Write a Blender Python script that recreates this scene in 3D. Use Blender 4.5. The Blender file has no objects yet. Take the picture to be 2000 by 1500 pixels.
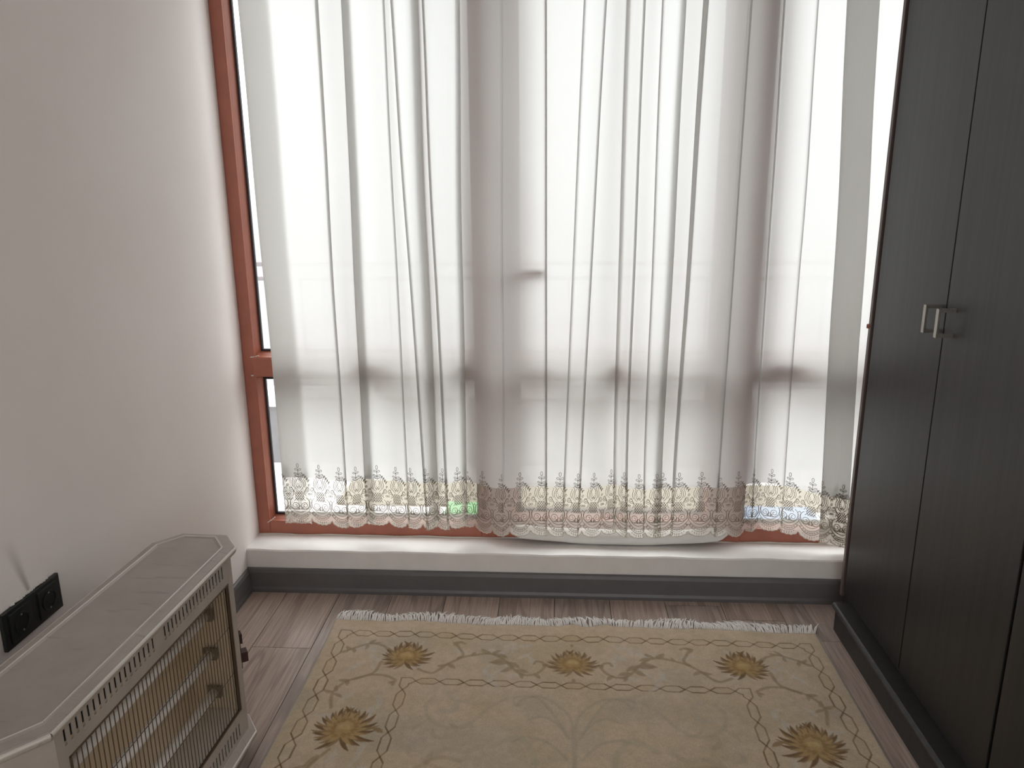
import bpy, bmesh, math, random
import numpy as np
from mathutils import Vector, Matrix
random.seed(7); rng = np.random.RandomState(11)
S = bpy.context.scene
COL = S.collection
R = math.radians

# ---------------------------------------------------------------- camera
cam = bpy.data.cameras.new('camera'); camo = bpy.data.objects.new('camera', cam); COL.objects.link(camo)
cam.sensor_width = 36; cam.lens = 27.18; cam.clip_start = .02; cam.clip_end = 200
fw = Vector((-0.05691589, 0.96685305, -0.24890915)); rt = Vector((0.99835689, 0.05677563, -0.00774852)); up = Vector((-0.00664029, 0.24894118, 0.96849584))
m = Matrix((rt, up, -fw)).transposed().to_4x4(); m.translation = (0, 0, 1.47)
camo.matrix_world = m
S.camera = camo

# ---------------------------------------------------------------- world: overcast sky, brighter overhead
W = bpy.data.worlds.new('overcast_sky'); S.world = W; W.use_nodes = True
nt = W.node_tree; nt.nodes.clear()
tc = nt.nodes.new('ShaderNodeTexCoord'); sp = nt.nodes.new('ShaderNodeSeparateXYZ')
# ground haze below the horizon, overcast gradient above it
mg = nt.nodes.new('ShaderNodeMapRange'); mg.interpolation_type = 'SMOOTHSTEP'
for k_, v_ in (('From Min', -.10), ('From Max', .03), ('To Min', 1.1), ('To Max', 1.85)): mg.inputs[k_].default_value = v_
mr = nt.nodes.new('ShaderNodeMapRange')
for k_, v_ in (('From Min', 0), ('From Max', 1), ('To Min', 0), ('To Max', 3.4)): mr.inputs[k_].default_value = v_
ma = nt.nodes.new('ShaderNodeMath'); ma.operation = 'ADD'
bg = nt.nodes.new('ShaderNodeBackground'); bg.inputs['Color'].default_value = (1, .995, .99, 1)
ow = nt.nodes.new('ShaderNodeOutputWorld')
nt.links.new(tc.outputs['Generated'], sp.inputs[0]); nt.links.new(sp.outputs['Z'], mr.inputs['Value'])
nt.links.new(sp.outputs['Z'], mg.inputs['Value']); nt.links.new(mg.outputs[0], ma.inputs[0]); nt.links.new(mr.outputs[0], ma.inputs[1]); nt.links.new(ma.outputs[0], bg.inputs['Strength']); nt.links.new(bg.outputs[0], ow.inputs[0])

vs = S.view_settings; vs.view_transform = 'Standard'; vs.look = 'None'; vs.gamma = 1; vs.use_curve_mapping = False
vs.exposure = 0.16

# ---------------------------------------------------------------- helpers
def lin(v):
    v /= 255.
    return v / 12.92 if v <= .04045 else ((v + .055) / 1.055) ** 2.4
def rgb(r, g, b): return (lin(r), lin(g), lin(b), 1)

class NT:
    def __init__(s, name):
        s.m = bpy.data.materials.new(name); s.m.use_nodes = True; s.t = s.m.node_tree; s.t.nodes.clear()
        s.out = s.t.nodes.new('ShaderNodeOutputMaterial')
    def n(s, typ, ins=None, **kw):
        nd = s.t.nodes.new('ShaderNode' + typ)
        for k, v in kw.items(): setattr(nd, k, v)
        for k, v in (ins or {}).items():
            if isinstance(v, bpy.types.NodeSocket): s.t.links.new(v, nd.inputs[k])
            else: nd.inputs[k].default_value = v
        return nd
    def ramp(s, fac, stops):
        r = s.n('ValToRGB', {'Fac': fac}); e = r.color_ramp.elements
        while len(e) < len(stops): e.new(.5)
        for i, (p, c_) in enumerate(stops): e[i].position = p; e[i].color = c_
        return r.outputs[0]
    def mix(s, fac, a, b, bt='MIX'):
        nd = s.n('Mix', data_type='RGBA', blend_type=bt)
        for i, v in ((0, fac), (6, a), (7, b)):
            if isinstance(v, bpy.types.NodeSocket): s.t.links.new(v, nd.inputs[i])
            else: nd.inputs[i].default_value = v
        return nd.outputs[2]
    def done(s, sock): s.t.links.new(sock, s.out.inputs[0]); return s.m

def plain(name, col, rough=.5, metal=0., noise=0., nscale=30., bump=0., bscale=200., spec=.5, coat=0.):
    t = NT(name)
    o = t.n('TexCoord').outputs['Object']
    c_ = col
    if noise:
        nz = t.n('TexNoise', {'Vector': o, 'Scale': nscale, 'Detail': 5.})
        c_ = t.ramp(nz.outputs['Fac'], [(.25, tuple(x * (1 - noise) for x in col[:3]) + (1,)), (.75, tuple(min(1, x * (1 + noise)) for x in col[:3]) + (1,))])
    p = t.n('BsdfPrincipled', {'Base Color': c_, 'Roughness': rough, 'Metallic': metal, 'Specular IOR Level': spec, 'Coat Weight': coat})
    if bump:
        b = t.n('TexNoise', {'Vector': o, 'Scale': bscale, 'Detail': 3.})
        bp = t.n('Bump', {'Height': b.outputs['Fac'], 'Strength': bump, 'Distance': .002})
        t.t.links.new(bp.outputs[0], p.inputs['Normal'])
    return t.done(p.outputs[0])

M = {}
M['ceiling'] = plain('ceiling_paint', rgb(246, 244, 242), .9)
M['wall2'] = plain('wall_paint', rgb(246, 238, 234), .85, bump=.15, bscale=60)
M['sill'] = plain('sill_paint', rgb(240, 236, 232), .6, noise=.04, nscale=12, bump=.25, bscale=25)
M['brown'] = plain('brown_foil', rgb(172, 104, 84), .35, noise=.10, nscale=14)
M['gasket'] = plain('rubber_gasket', rgb(48, 42, 46), .6)
M['sealant'] = plain('white_sealant', rgb(225, 222, 215), .6)
M['baseboard'] = plain('grey_baseboard', rgb(104, 101, 101), .4, noise=.06, nscale=20)
M['black'] = plain('black_plastic', rgb(26, 30, 28), .35)
M['pit'] = plain('black_recess', rgb(10, 10, 11), .5)
M['chrome'] = plain('steel', rgb(190, 188, 184), .3, metal=1)
M['nickel'] = plain('brushed_nickel', rgb(176, 172, 164), .38, metal=1)
M['wire'] = plain('grille_steel', rgb(112, 96, 82), .4, metal=.7)
M['quartz'] = plain('quartz_tube', rgb(248, 246, 242), .4)
M['reflector'] = plain('bronze_reflector', rgb(224, 209, 186), .34, metal=.45)
M['inner'] = plain('heater_inside', rgb(120, 108, 92), .5)
M['switch'] = plain('dark_red_plastic', rgb(56, 26, 30), .4)
M['foot'] = plain('black_rubber', rgb(22, 20, 20), .6)
M['cloth'] = plain('white_cotton', rgb(238, 236, 232), .9, bump=.2, bscale=120)
M['thread'] = plain('embroidery_thread', rgb(140, 128, 112), .8)
M['hemthread'] = plain('hem_thread', rgb(214, 206, 196), .8)
M['fringe'] = plain('fringe_cotton', rgb(246, 241, 237), .9)
M['terrace'] = plain('terrace_tile', rgb(240, 240, 240), .6, noise=.05, nscale=8)
M['beigemat'] = plain('beige_mat', rgb(160, 152, 134), .9, noise=.08, nscale=40)
M['greenmat'] = plain('green_mat', rgb(120, 196, 128), .8, noise=.1, nscale=60)
M['bluemat'] = plain('blue_mat', rgb(158, 178, 202), .8, noise=.1, nscale=60)
M['parapet'] = plain('grey_render', rgb(128, 126, 128), .9, noise=.12, nscale=9)
M['concrete'] = plain('pale_concrete', rgb(206, 204, 202), .85, noise=.05, nscale=6)
M['rail'] = plain('grey_metal', rgb(150, 142, 146), .45, metal=.2)

def heater_paint():
    t = NT('heater_paint'); o = t.n('TexCoord').outputs['Object']
    nz = t.n('TexNoise', {'Vector': o, 'Scale': 9., 'Detail': 6., 'Roughness': .65})
    c1 = t.ramp(nz.outputs['Fac'], [(.3, rgb(166, 158, 151)), (.7, rgb(182, 174, 166))])
    mp = t.n('Mapping', {'Vector': o, 'Scale': (3, 26, 3), 'Rotation': (0, 0, .5)})
    sc = t.n('TexNoise', {'Vector': mp.outputs[0], 'Scale': 2.2, 'Detail': 2.})
    f = t.ramp(sc.outputs['Fac'], [(.62, (0, 0, 0, 1)), (.70, (.5, .5, .5, 1)), (.76, (0, 0, 0, 1))])
    c2 = t.mix(f, c1, rgb(140, 131, 126))
    p = t.n('BsdfPrincipled', {'Base Color': c2, 'Roughness': .42, 'Metallic': .15})
    return t.done(p.outputs[0])
M['heater'] = heater_paint()
M['heater_edge'] = plain('pale_enamel_edge', rgb(216, 211, 203), .35, metal=.2)

def wall_paint():
    t = NT('wall_paint_stained'); g = t.n('NewGeometry').outputs['Position']
    nz = t.n('TexNoise', {'Vector': g, 'Scale': 2.5, 'Detail': 4.})
    base = t.ramp(nz.outputs['Fac'], [(.3, rgb(242, 233, 229)), (.7, rgb(247, 239, 236))])
    s = t.n('SeparateXYZ', {0: g})
    # dirty streak rising from the socket: y ~ 1.47 - .3*(z-.63), fading upwards
    a = t.n('Math', {0: s.outputs['Z'], 1: .62}, operation='SUBTRACT')
    b = t.n('Math', {0: a.outputs[0], 1: -.28}, operation='MULTIPLY')
    c_ = t.n('Math', {0: b.outputs[0], 1: 1.462}, operation='ADD')
    d = t.n('Math', {0: s.outputs['Y'], 1: c_.outputs[0]}, operation='SUBTRACT')
    ab = t.n('Math', {0: d.outputs[0]}, operation='ABSOLUTE')
    wd = t.n('MapRange', {'Value': s.outputs['Z'], 'From Min': .60, 'From Max': .74, 'To Min': .006, 'To Max': .022})
    rat = t.n('Math', {0: ab.outputs[0], 1: wd.outputs[0]}, operation='DIVIDE')
    m1 = t.n('MapRange', {'Value': rat.outputs[0], 'From Min': 0., 'From Max': 1.2, 'To Min': 1., 'To Max': 0.}, interpolation_type='SMOOTHSTEP')
    m2 = t.n('MapRange', {'Value': s.outputs['Z'], 'From Min': .60, 'From Max': .76, 'To Min': .75, 'To Max': 0.})
    mm = t.n('Math', {0: m1.outputs[0], 1: m2.outputs[0]}, operation='MULTIPLY')
    m3 = t.n('MapRange', {'Value': s.outputs['Z'], 'From Min': .600, 'From Max': .606})
    mm = t.n('Math', {0: mm.outputs[0], 1: m3.outputs[0]}, operation='MULTIPLY')
    col = t.mix(mm.outputs[0], base, rgb(130, 120, 108))
    bn = t.n('TexNoise', {'Vector': g, 'Scale': 70., 'Detail': 3.})
    bp = t.n('Bump', {'Height': bn.outputs['Fac'], 'Strength': .12, 'Distance': .002})
    p = t.n('BsdfPrincipled', {'Base Color': col, 'Roughness': .8, 'Normal': bp.outputs[0]})
    return t.done(p.outputs[0])
M['wall'] = wall_paint()

def laminate():
    t = NT('laminate_oak'); g = t.n('NewGeometry').outputs['Position']
    oi = t.n('ObjectInfo').outputs['Random']
    off = t.n('Math', {0: oi, 1: 37.}, operation='MULTIPLY')
    cx = t.n('CombineXYZ', {'X': off.outputs[0], 'Y': off.outputs[0], 'Z': 0.})
    ad = t.n('VectorMath', {0: g, 1: cx.outputs[0]}, operation='ADD')
    mp = t.n('Mapping', {'Vector': ad.outputs[0], 'Scale': (9, 1.0, 1)})
    n0 = t.n('TexNoise', {'Vector': mp.outputs[0], 'Scale': 1.0, 'Detail': 2., 'Distortion': .6})
    rings = t.n('Math', {0: n0.outputs['Fac'], 1: 26.}, operation='MULTIPLY')
    fr = t.n('Math', {0: rings.outputs[0]}, operation='SINE')
    fine = t.n('Mapping', {'Vector': ad.outputs[0], 'Scale': (160, 5, 1)})
    n1 = t.n('TexNoise', {'Vector': fine.outputs[0], 'Scale': 1., 'Detail': 4.})
    a = t.ramp(n1.outputs['Fac'], [(.3, rgb(170, 156, 147)), (.72, rgb(212, 199, 191))])
    rf = t.n('MapRange', {'Value': fr.outputs[0], 'From Min': .55, 'From Max': 1., 'To Min': 0., 'To Max': .42})
    b = t.mix(rf.outputs[0], a, rgb(128, 114, 106))
    tint = t.ramp(oi, [(0., rgb(226, 220, 217)), (.5, rgb(235, 225, 219)), (1., rgb(244, 233, 226))])
    c_ = t.mix(1., b, tint, 'MULTIPLY')
    bp = t.n('Bump', {'Height': n1.outputs['Fac'], 'Strength': .15, 'Distance': .001})
    p = t.n('BsdfPrincipled', {'Base Color': c_, 'Roughness': .30, 'Normal': bp.outputs[0]})
    return t.done(p.outputs[0])
M['laminate'] = laminate()
M['subfloor'] = plain('subfloor', rgb(36, 30, 28), .9)

def dark_wood():
    t = NT('black_brown_veneer'); g = t.n('NewGeometry').outputs['Position']
    mp = t.n('Mapping', {'Vector': g, 'Scale': (60, 60, 2.5)})
    n1 = t.n('TexNoise', {'Vector': mp.outputs[0], 'Scale': 1., 'Detail': 4.})
    c_ = t.ramp(n1.outputs['Fac'], [(.3, rgb(36, 35, 34)), (.75, rgb(50, 48, 46))])
    bp = t.n('Bump', {'Height': n1.outputs['Fac'], 'Strength': .08, 'Distance': .001})
    p = t.n('BsdfPrincipled', {'Base Color': c_, 'Roughness': .42, 'Normal': bp.outputs[0]})
    return t.done(p.outputs[0])
M['dark'] = dark_wood()
M['dark_edge'] = plain('brown_edging', rgb(104, 90, 87), .4)

def glass():
    t = NT('window_glass')
    fc = t.n('LayerWeight', {'Blend': .5}).outputs['Facing']
    pw = t.n('Math', {0: fc, 1: 5.}, operation='POWER')
    lw = t.n('MapRange', {'Value': pw.outputs[0], 'To Min': .04, 'To Max': .9})
    tr = t.n('BsdfTransparent', {'Color': (.93, .95, .95, 1)}); gl = t.n('BsdfGlossy', {'Roughness': .02})
    mx = t.n('MixShader', {0: lw.outputs[0], 1: tr.outputs[0], 2: gl.outputs[0]})
    return t.done(mx.outputs[0])
M['glass'] = glass()

def voile(name, transp, col, tcol, weave):
    t = NT(name); uv = t.n('UVMap').outputs[0]
    mp = t.n('Mapping', {'Vector': uv, 'Scale': (weave, weave, 1)})
    nz = t.n('TexNoise', {'Vector': mp.outputs[0], 'Scale': 1., 'Detail': 2.})
    f = t.n('MapRange', {'Value': nz.outputs['Fac'], 'From Min': .3, 'From Max': .7, 'To Min': transp * .7, 'To Max': transp * 1.3})
    tl = t.n('BsdfTranslucent', {'Color': tcol}); df = t.n('BsdfDiffuse', {'Color': col})
    m1 = t.n('MixShader', {0: .20, 1: tl.outputs[0], 2: df.outputs[0]})
    tr = t.n('BsdfTransparent', {'Color': (1, 1, 1, 1)})
    m2 = t.n('MixShader', {0: f.outputs[0], 1: m1.outputs[0], 2: tr.outputs[0]})
    return t.done(m2.outputs[0])
M['voile'] = voile('ivory_voile', .05, rgb(240, 239, 237), rgb(214, 213, 211), 600.)
M['tulle'] = voile('lace_tulle', .45, rgb(238, 234, 228), rgb(224, 219, 209), 600.)

def tag(o, label=None, cat=None, group=None, kind=None):
    if label: o['label'] = label
    if cat: o['category'] = cat
    if group: o['group'] = group
    if kind: o['kind'] = kind
    return o

def thing(name, loc, label=None, cat=None, group=None, kind=None, rz=0., local=False):
    e = bpy.data.objects.new(name, None); COL.objects.link(e); e.location = loc; e.rotation_euler[2] = rz
    e.empty_display_size = .1
    if local: LOCAL.add(e.name)
    return tag(e, label, cat, group, kind)
LOCAL = set()
def link(name, me, mat, parent=None, smooth=False):
    o = bpy.data.objects.new(name, me); COL.objects.link(o)
    if mat and not me.materials: me.materials.append(M[mat])
    if smooth: me.polygons.foreach_set('use_smooth', [True] * len(me.polygons))
    if parent:
        o.parent = parent
        if parent.name in LOCAL: LOCAL.add(o.name)
        elif parent.parent is None: o.matrix_parent_inverse = Matrix.Translation(-Vector(parent.location))
    return o
def pydata(name, v, f, mat, parent=None, smooth=False):
    me = bpy.data.meshes.new(name); me.from_pydata([tuple(map(float, p)) for p in v], [], f); me.update()
    return link(name, me, mat, parent, smooth)

class MB:
    def __init__(s): s.v = []; s.f = []
    def add(s, v, f):
        k = len(s.v); s.v += [tuple(map(float, p)) for p in v]; s.f += [tuple(i + k for i in q) for q in f]; return s
    def box(s, x0, x1, y0, y1, z0, z1, bev=0.):
        if bev <= 0:
            return s.add([(x, y, z) for x in (x0, x1) for y in (y0, y1) for z in (z0, z1)],
                         [(0, 1, 3, 2), (4, 6, 7, 5), (0, 4, 5, 1), (2, 3, 7, 6), (0, 2, 6, 4), (1, 5, 7, 3)])
        bm = bmesh.new(); bmesh.ops.create_cube(bm, size=1)
        for v in bm.verts: v.co = ((x0 + x1) / 2 + v.co.x * (x1 - x0), (y0 + y1) / 2 + v.co.y * (y1 - y0), (z0 + z1) / 2 + v.co.z * (z1 - z0))
        bmesh.ops.bevel(bm, geom=bm.edges[:], offset=bev, segments=2, profile=.6, affect='EDGES')
        bm.verts.index_update(); s.add([v.co[:] for v in bm.verts], [[v.index for v in f.verts] for f in bm.faces]); bm.free(); return s
    def tube(s, pts, r, n=6, cap=True):
        pts = [Vector(p) for p in pts]; k = len(pts); vs = []; fs = []
        rr = r if isinstance(r, (list, tuple)) else [r] * k
        prev = None
        for i, p in enumerate(pts):
            d = (pts[min(i + 1, k - 1)] - pts[max(i - 1, 0)])
            d = d.normalized() if d.length > 1e-9 else Vector((0, 0, 1))
            if prev is None: a = d.orthogonal().normalized()
            else:
                a = prev - d * prev.dot(d); a = a.normalized() if a.length > 1e-6 else d.orthogonal().normalized()
            prev = a; b = d.cross(a)
            for j in range(n):
                t = 2 * math.pi * j / n; vs.append(p + (a * math.cos(t) + b * math.sin(t)) * rr[i])
        for i in range(k - 1):
            for j in range(n):
                fs.append((i * n + j, i * n + (j + 1) % n, (i + 1) * n + (j + 1) % n, (i + 1) * n + j))
        if cap: fs += [tuple(range(n - 1, -1, -1)), tuple((k - 1) * n + j for j in range(n))]
        return s.add(vs, fs)
    def prism(s, poly, z0, z1, inset=0., ztop=None):
        n = len(poly)
        v = [(x, y, z0) for x, y in poly] + [(x, y, z1) for x, y in poly]
        f = [tuple(range(n - 1, -1, -1)), tuple(range(n, 2 * n))] + [(i, (i + 1) % n, n + (i + 1) % n, n + i) for i in range(n)]
        return s.add(v, f)
    def loft(s, rings, cap=True):
        n = len(rings[0]); v = [p for r in rings for p in r]; f = []
        for i in range(len(rings) - 1):
            for j in range(n): f.append((i * n + j, i * n + (j + 1) % n, (i + 1) * n + (j + 1) % n, (i + 1) * n + j))
        if cap: f += [tuple(range(n - 1, -1, -1)), tuple((len(rings) - 1) * n + j for j in range(n))]
        return s.add(v, f)
    def build(s, name, mat, parent=None, smooth=False): return pydata(name, s.v, s.f, mat, parent, smooth)

XL = -1.148; XR = 1.58; YB = -1.7; ZC = 2.58; KY = 2.573; KZ = .165; FY = 2.705

# ---------------------------------------------------------------- room shell
tag(MB().box(XL - .15, XL, YB - .15, 2.86, -.1, ZC + .1).build('wall_left', 'wall'), 'plain off-white plastered wall left of the window with a dirt streak', 'wall', kind='structure')
tag(MB().box(XR, XR + .15, YB - .15, 2.86, -.1, ZC + .1).build('wall_right', 'wall2'), 'off-white wall behind the dark wardrobe', 'wall', kind='structure')
BO = (-.75, 1.40, .10, 2.30)     # opening added behind the viewer, out of view, to let in fill light
wb = thing('wall_back', (.2, YB, 0), 'off-white wall opposite the curtained window, with a wide opening added for fill light', 'wall', kind='structure')
MB().box(XL, BO[0], YB - .15, YB, -.1, ZC + .1).build('wall_section', 'wall2', wb)
MB().box(BO[1], XR, YB - .15, YB, -.1, ZC + .1).build('wall_section', 'wall2', wb)
MB().box(BO[0], BO[1], YB - .15, YB, -.1, BO[2]).build('wall_section', 'wall2', wb)
MB().box(BO[0], BO[1], YB - .15, YB, BO[3], ZC + .1).build('wall_section', 'wall2', wb)
tag(MB().box(XL, XR, YB, 2.86, ZC, ZC + .12).build('ceiling', 'ceiling'), 'white painted ceiling over the room', 'ceiling', kind='structure')
tag(MB().box(XL, XR, FY - .005, 2.86, 2.46, ZC).build('wall_front', 'wall2'), 'white lintel strip above the window', 'wall', kind='structure')
floor = MB().box(XL, XR, YB, KY + .02, -.1, -.010).build('floor', 'subfloor')
tag(floor, 'brown grey wood-look laminate floor', 'floor', kind='structure')
PW = .1995
k0 = -1
k = k0
while True:
    x0 = -.998 + PW * k; x1 = x0 + PW
    if x0 > XR: break
    xa, xb = max(x0, XL), min(x1, XR)
    y = 2.205 + {0: 0, -1: .5, 1: .42, 2: -.35, 3: .1}.get(k, rng.uniform(-.6, .38)) - 4.8
    L = 1.2
    while y < KY:
        ya, yb = max(y, YB), min(y + L, KY + .02)
        if yb - ya > .004:
            g = .0011
            MB().box(xa + g, xb - g, ya + g, yb - g, -.010, 0).build('plank', 'laminate', floor)
        y += L
    k += 1

# sill kerb below the window, baseboards
def wavy_kerb():
    n = 60; v = []; f = []
    for i in range(n + 1):
        x = XL + (XR - XL) * i / n
        w = .0016 * math.sin(i * 1.7) + .0012 * math.sin(i * .6 + 1); h = .0014 * math.sin(i * .9 + 2)
        v += [(x, 2.86, .0), (x, KY, .0), (x, KY + w * .3, .091 + h * .4), (x, KY + w, KZ - .005 + h), (x, KY + .004 + w, KZ + h), (x, 2.86, KZ + .003)]
    for i in range(n):
        for j in range(6): f.append((i * 6 + j, i * 6 + (j + 1) % 6, i * 6 + 6 + (j + 1) % 6, i * 6 + 6 + j))
    f += [tuple(range(5, -1, -1)), tuple(n * 6 + j for j in range(6))]
    return pydata('trim_1', v, f, 'sill')
tag(wavy_kerb(), 'low white painted kerb forming the sill under the window', 'window sill', kind='structure')
def skirting(name, pts):
    # profile (out, z): flat face with a stepped foot
    prof = [(0, 0), (.017, 0), (.017, .012), (.013, .022), (.0125, .078), (.009, .090), (.004, .094), (0, .094)]
    mb = MB(); rings = []
    for (px, py, nx, ny) in pts: rings.append([(px + nx * o, py + ny * o, z) for o, z in prof])
    return mb.loft(rings).build(name, 'baseboard')
tag(skirting('baseboard_front', [(XL, KY - .0005, 0, -1), (XR, KY - .0005, 0, -1)]), 'dark grey skirting board under the white window kerb', 'baseboard', kind='structure')
tag(skirting('baseboard_left', [(XL, KY - .0175, 1, 0), (XL, YB, 1, 0)]), 'dark grey skirting board along the left wall behind the heater', 'baseboard', kind='structure')

# ---------------------------------------------------------------- windows and door (brown frames)
TZ0, TZ1, BZ, HZ = .796, .872, .222, 2.40
GY = 2.748
def bead(mb, x0, x1, z0, z1, w=.012, y0=FY + .012, y1=GY - .002):
    # sloped glazing bead round an opening x0..x1, z0..z1
    o = [(x0, z0), (x1, z0), (x1, z1), (x0, z1)]; i = [(x0 + w, z0 + w), (x1 - w, z0 + w), (x1 - w, z1 - w), (x0 + w, z1 - w)]
    v = [(x, y0, z) for x, z in o] + [(x, y1, z) for x, z in i] + [(x, GY + .02, z) for x, z in o] + [(x, GY + .02, z) for x, z in i]
    f = []
    for a in range(4):
        b = (a + 1) % 4; f += [(a, b, 4 + b, 4 + a), (4 + a, 4 + b, 12 + b, 12 + a)]
    mb.add(v, f)
def ring(mb, x0, x1, z0, z1, w, y0, y1):
    mb.box(x0, x0 + w, y0, y1, z0, z1).box(x1 - w, x1, y0, y1, z0, z1).box(x0 + w, x1 - w, y0, y1, z0, z0 + w).box(x0 + w, x1 - w, y0, y1, z1 - w, z1)
def lights(root, x0, x1, zs):
    for z0, z1 in zs:
        b = MB(); bead(b, x0, x1, z0, z1); b.build('glazing_bead', 'brown', root)
        g = MB(); ring(g, x0 + .012, x1 - .012, z0 + .012, z1 - .012, .007, GY - .006, GY + .006); g.build('gasket', 'gasket', root)
        MB().box(x0 + .010, x1 - .010, GY - .002, GY + .004, z0 + .010, z1 - .010).build('pane', 'glass', root)
def fixed(name, x0, x1, jl, jr, label):
    w = thing(name, ((x0 + x1) / 2, FY, KZ), label, 'window', kind='structure')
    MB().box(x0, x0 + jl, FY, 2.80, KZ + .001, HZ + .05, .004).build('jamb', 'brown', w)
    MB().box(x1 - jr, x1, FY, 2.80, KZ + .001, HZ + .05, .004).build('jamb', 'brown', w)
    MB().box(x0 + jl - .001, x1 - jr + .001, FY + .001, 2.80, KZ + .001, BZ, .005).build('bottom_rail', 'brown', w)
    MB().box(x0 + jl - .001, x1 - jr + .001, FY + .001, 2.80, HZ, HZ + .05, .004).build('head_rail', 'brown', w)
    MB().box(x0 + jl - .008, x1 - jr + .008, FY - .012, 2.79, TZ0, TZ1, .009).build('transom', 'brown', w)
    lights(w, x0 + jl, x1 - jr, [(BZ, TZ0), (TZ1, HZ)])
    return w
w1 = fixed('window_1', XL, -.225, .046, .055, 'brown framed fixed window with a transom, left of the balcony door')
w2 = fixed('window_2', .635, XR, .055, .05, 'brown framed fixed window behind the curtain, right of the balcony door')
# ragged sealant where the frame corners meet
for (cx, cz) in ((XL + .05, BZ + .002), (XL + .043, TZ1 - .002), (XL + .040, TZ0 + .006)):
    mb = MB(); pts = [(cx - .012 + .004 * i + rng.uniform(-.001, .001), FY - .0035, cz + (i - 3) * .0028 * (1 if cz < .5 else .3) + rng.uniform(-.0015, .0015)) for i in range(9)]
    mb.tube(pts, [.001 + .0016 * abs(math.sin(i * 1.3)) for i in range(9)], 5).build('sealant_smear', 'sealant', w1)
mb = MB(); pts = [(XL + .0405 + rng.uniform(-.001, .001), FY - .006, TZ0 + .006 + (TZ1 - TZ0 - .012) * i / 12) for i in range(13)]
mb.tube(pts, [.0006 + .0010 * abs(math.sin(i * 2.1)) for i in range(13)], 5).build('sealant_bead', 'sealant', w1)
mb = MB(); pts = [(XL + .002 + 2.7 * i / 90, FY - .0008, KZ + .002 + .0022 * math.sin(i * .8) * math.sin(i * .23)) for i in range(91)]
mb.tube(pts, [.0022 + .0014 * abs(math.sin(i * 1.9)) for i in range(91)], 5).build('sealant_bead', 'sealant', w1)

w3 = thing('fill_window', ((BO[0] + BO[1]) / 2, YB, BO[2]), 'added unseen brown framed window giving fill light from opposite the curtain', 'window', kind='structure')  # invented window, never in view; sky through it brightens the interior
BM = (BO[0] + BO[1]) / 2
for a, b in ((BO[0], BO[0] + .05), (BM - .03, BM + .03), (BO[1] - .05, BO[1])): MB().box(a, b, YB - .11, YB - .04, BO[2], BO[3], .004).build('jamb', 'brown', w3)
for a, b in ((BO[0] + .05, BM - .03), (BM + .03, BO[1] - .05)):
    MB().box(a, b, YB - .11, YB - .04, BO[2], BO[2] + .05, .004).build('bottom_rail', 'brown', w3)
    MB().box(a, b, YB - .11, YB - .04, BO[3] - .05, BO[3], .004).build('head_rail', 'brown', w3)
    MB().box(a, b, YB - .078, YB - .072, BO[2] + .05, BO[3] - .05).build('pane', 'glass', w3)
d1 = thing('door_1', (.205, FY, KZ), 'brown framed glazed balcony door with lever handle behind the curtain', 'door', kind='structure')
DX0, DX1 = -.224, .634
for a, b in ((DX0, DX0 + .075), (DX1 - .075, DX1)):
    MB().box(a, b, FY - .018, 2.79, KZ + .012, HZ + .04, .006).build('stile', 'brown', d1)
MB().box(DX0 + .074, DX1 - .074, FY - .017, 2.79, KZ + .012, BZ + .03, .006).build('bottom_rail', 'brown', d1)
MB().box(DX0 + .074, DX1 - .074, FY - .017, 2.79, HZ - .03, HZ + .04, .006).build('top_rail', 'brown', d1)
MB().box(DX0 + .066, DX1 - .066, FY - .022, 2.79, TZ0, TZ1, .009).build('transom', 'brown', d1)
MB().box(DX0, DX1, FY, 2.80, KZ + .001, KZ + .012).build('threshold', 'brown', d1)
MB().box(DX0, DX1, FY, 2.80, HZ + .04, HZ + .06).build('head_rail', 'brown', d1)
lights(d1, DX0 + .075, DX1 - .075, [(BZ + .03, TZ0), (TZ1, HZ - .03)])
hp = MB().box(-.205, -.172, FY - .028, FY - .017, 1.10, 1.25, .005).build('handle_plate', 'brown', d1)
MB().tube([(-.188, FY - .022, 1.184), (-.188, FY - .046, 1.184), (-.182, FY - .052, 1.184)], .009, 8).box(-.192, -.040, FY - .060, FY - .042, 1.174, 1.194, .005).build('lever', 'brown', d1)

# ---------------------------------------------------------------- balcony outside
tag(MB().box(-3.2, 3.2, 2.86, 3.95, -.12, .10).build('floor_balcony', 'terrace'), 'white tiled balcony floor outside the window', 'floor', kind='structure')
par = thing('parapet', (0, 3.74, .10), 'low grey rendered balcony wall with a pale coping beneath the railing', 'wall')
MB().box(-3.2, 3.2, 3.67, 3.83, .10, .405).build('wall_face', 'parapet', par)
MB().box(-3.2, 3.2, 3.64, 3.86, .405, .462, .006).build('coping', 'concrete', par)
rl = thing('balcony_railing', (0, 3.75, .462), 'grey metal balcony railing with thin upright bars', 'railing')
MB().box(-3.2, 3.2, 3.73, 3.77, 1.095, 1.118, .004).build('top_rail', 'rail', rl)
MB().box(-3.2, 3.2, 3.735, 3.765, 1.025, 1.045, .004).build('middle_rail', 'rail', rl)
MB().box(-3.2, 3.2, 3.74, 3.76, .655, .667).build('lower_rail', 'rail', rl)
bal = MB().box(-.004, .004, -.004, .004, .0, .36).build('baluster', 'rail', rl); bal.location = (-1.70, 3.75, .666)
for i in range(1, 34):
    o = bal.copy(); COL.objects.link(o); o.location = (-1.70 + .11 * i, 3.75, .666)
for x in (-2.6, -.9, .8, 2.5):
    MB().box(x - .015, x + .015, 3.735, 3.765, .462, 1.096).build('post', 'rail', rl)
tag(MB().box(-.97, 1.55, 3.145, 3.42, .100, .112, .004).build('balcony_runner', 'beigemat'), 'long beige runner lying on the balcony floor, seen through the lace', 'mat')
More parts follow.
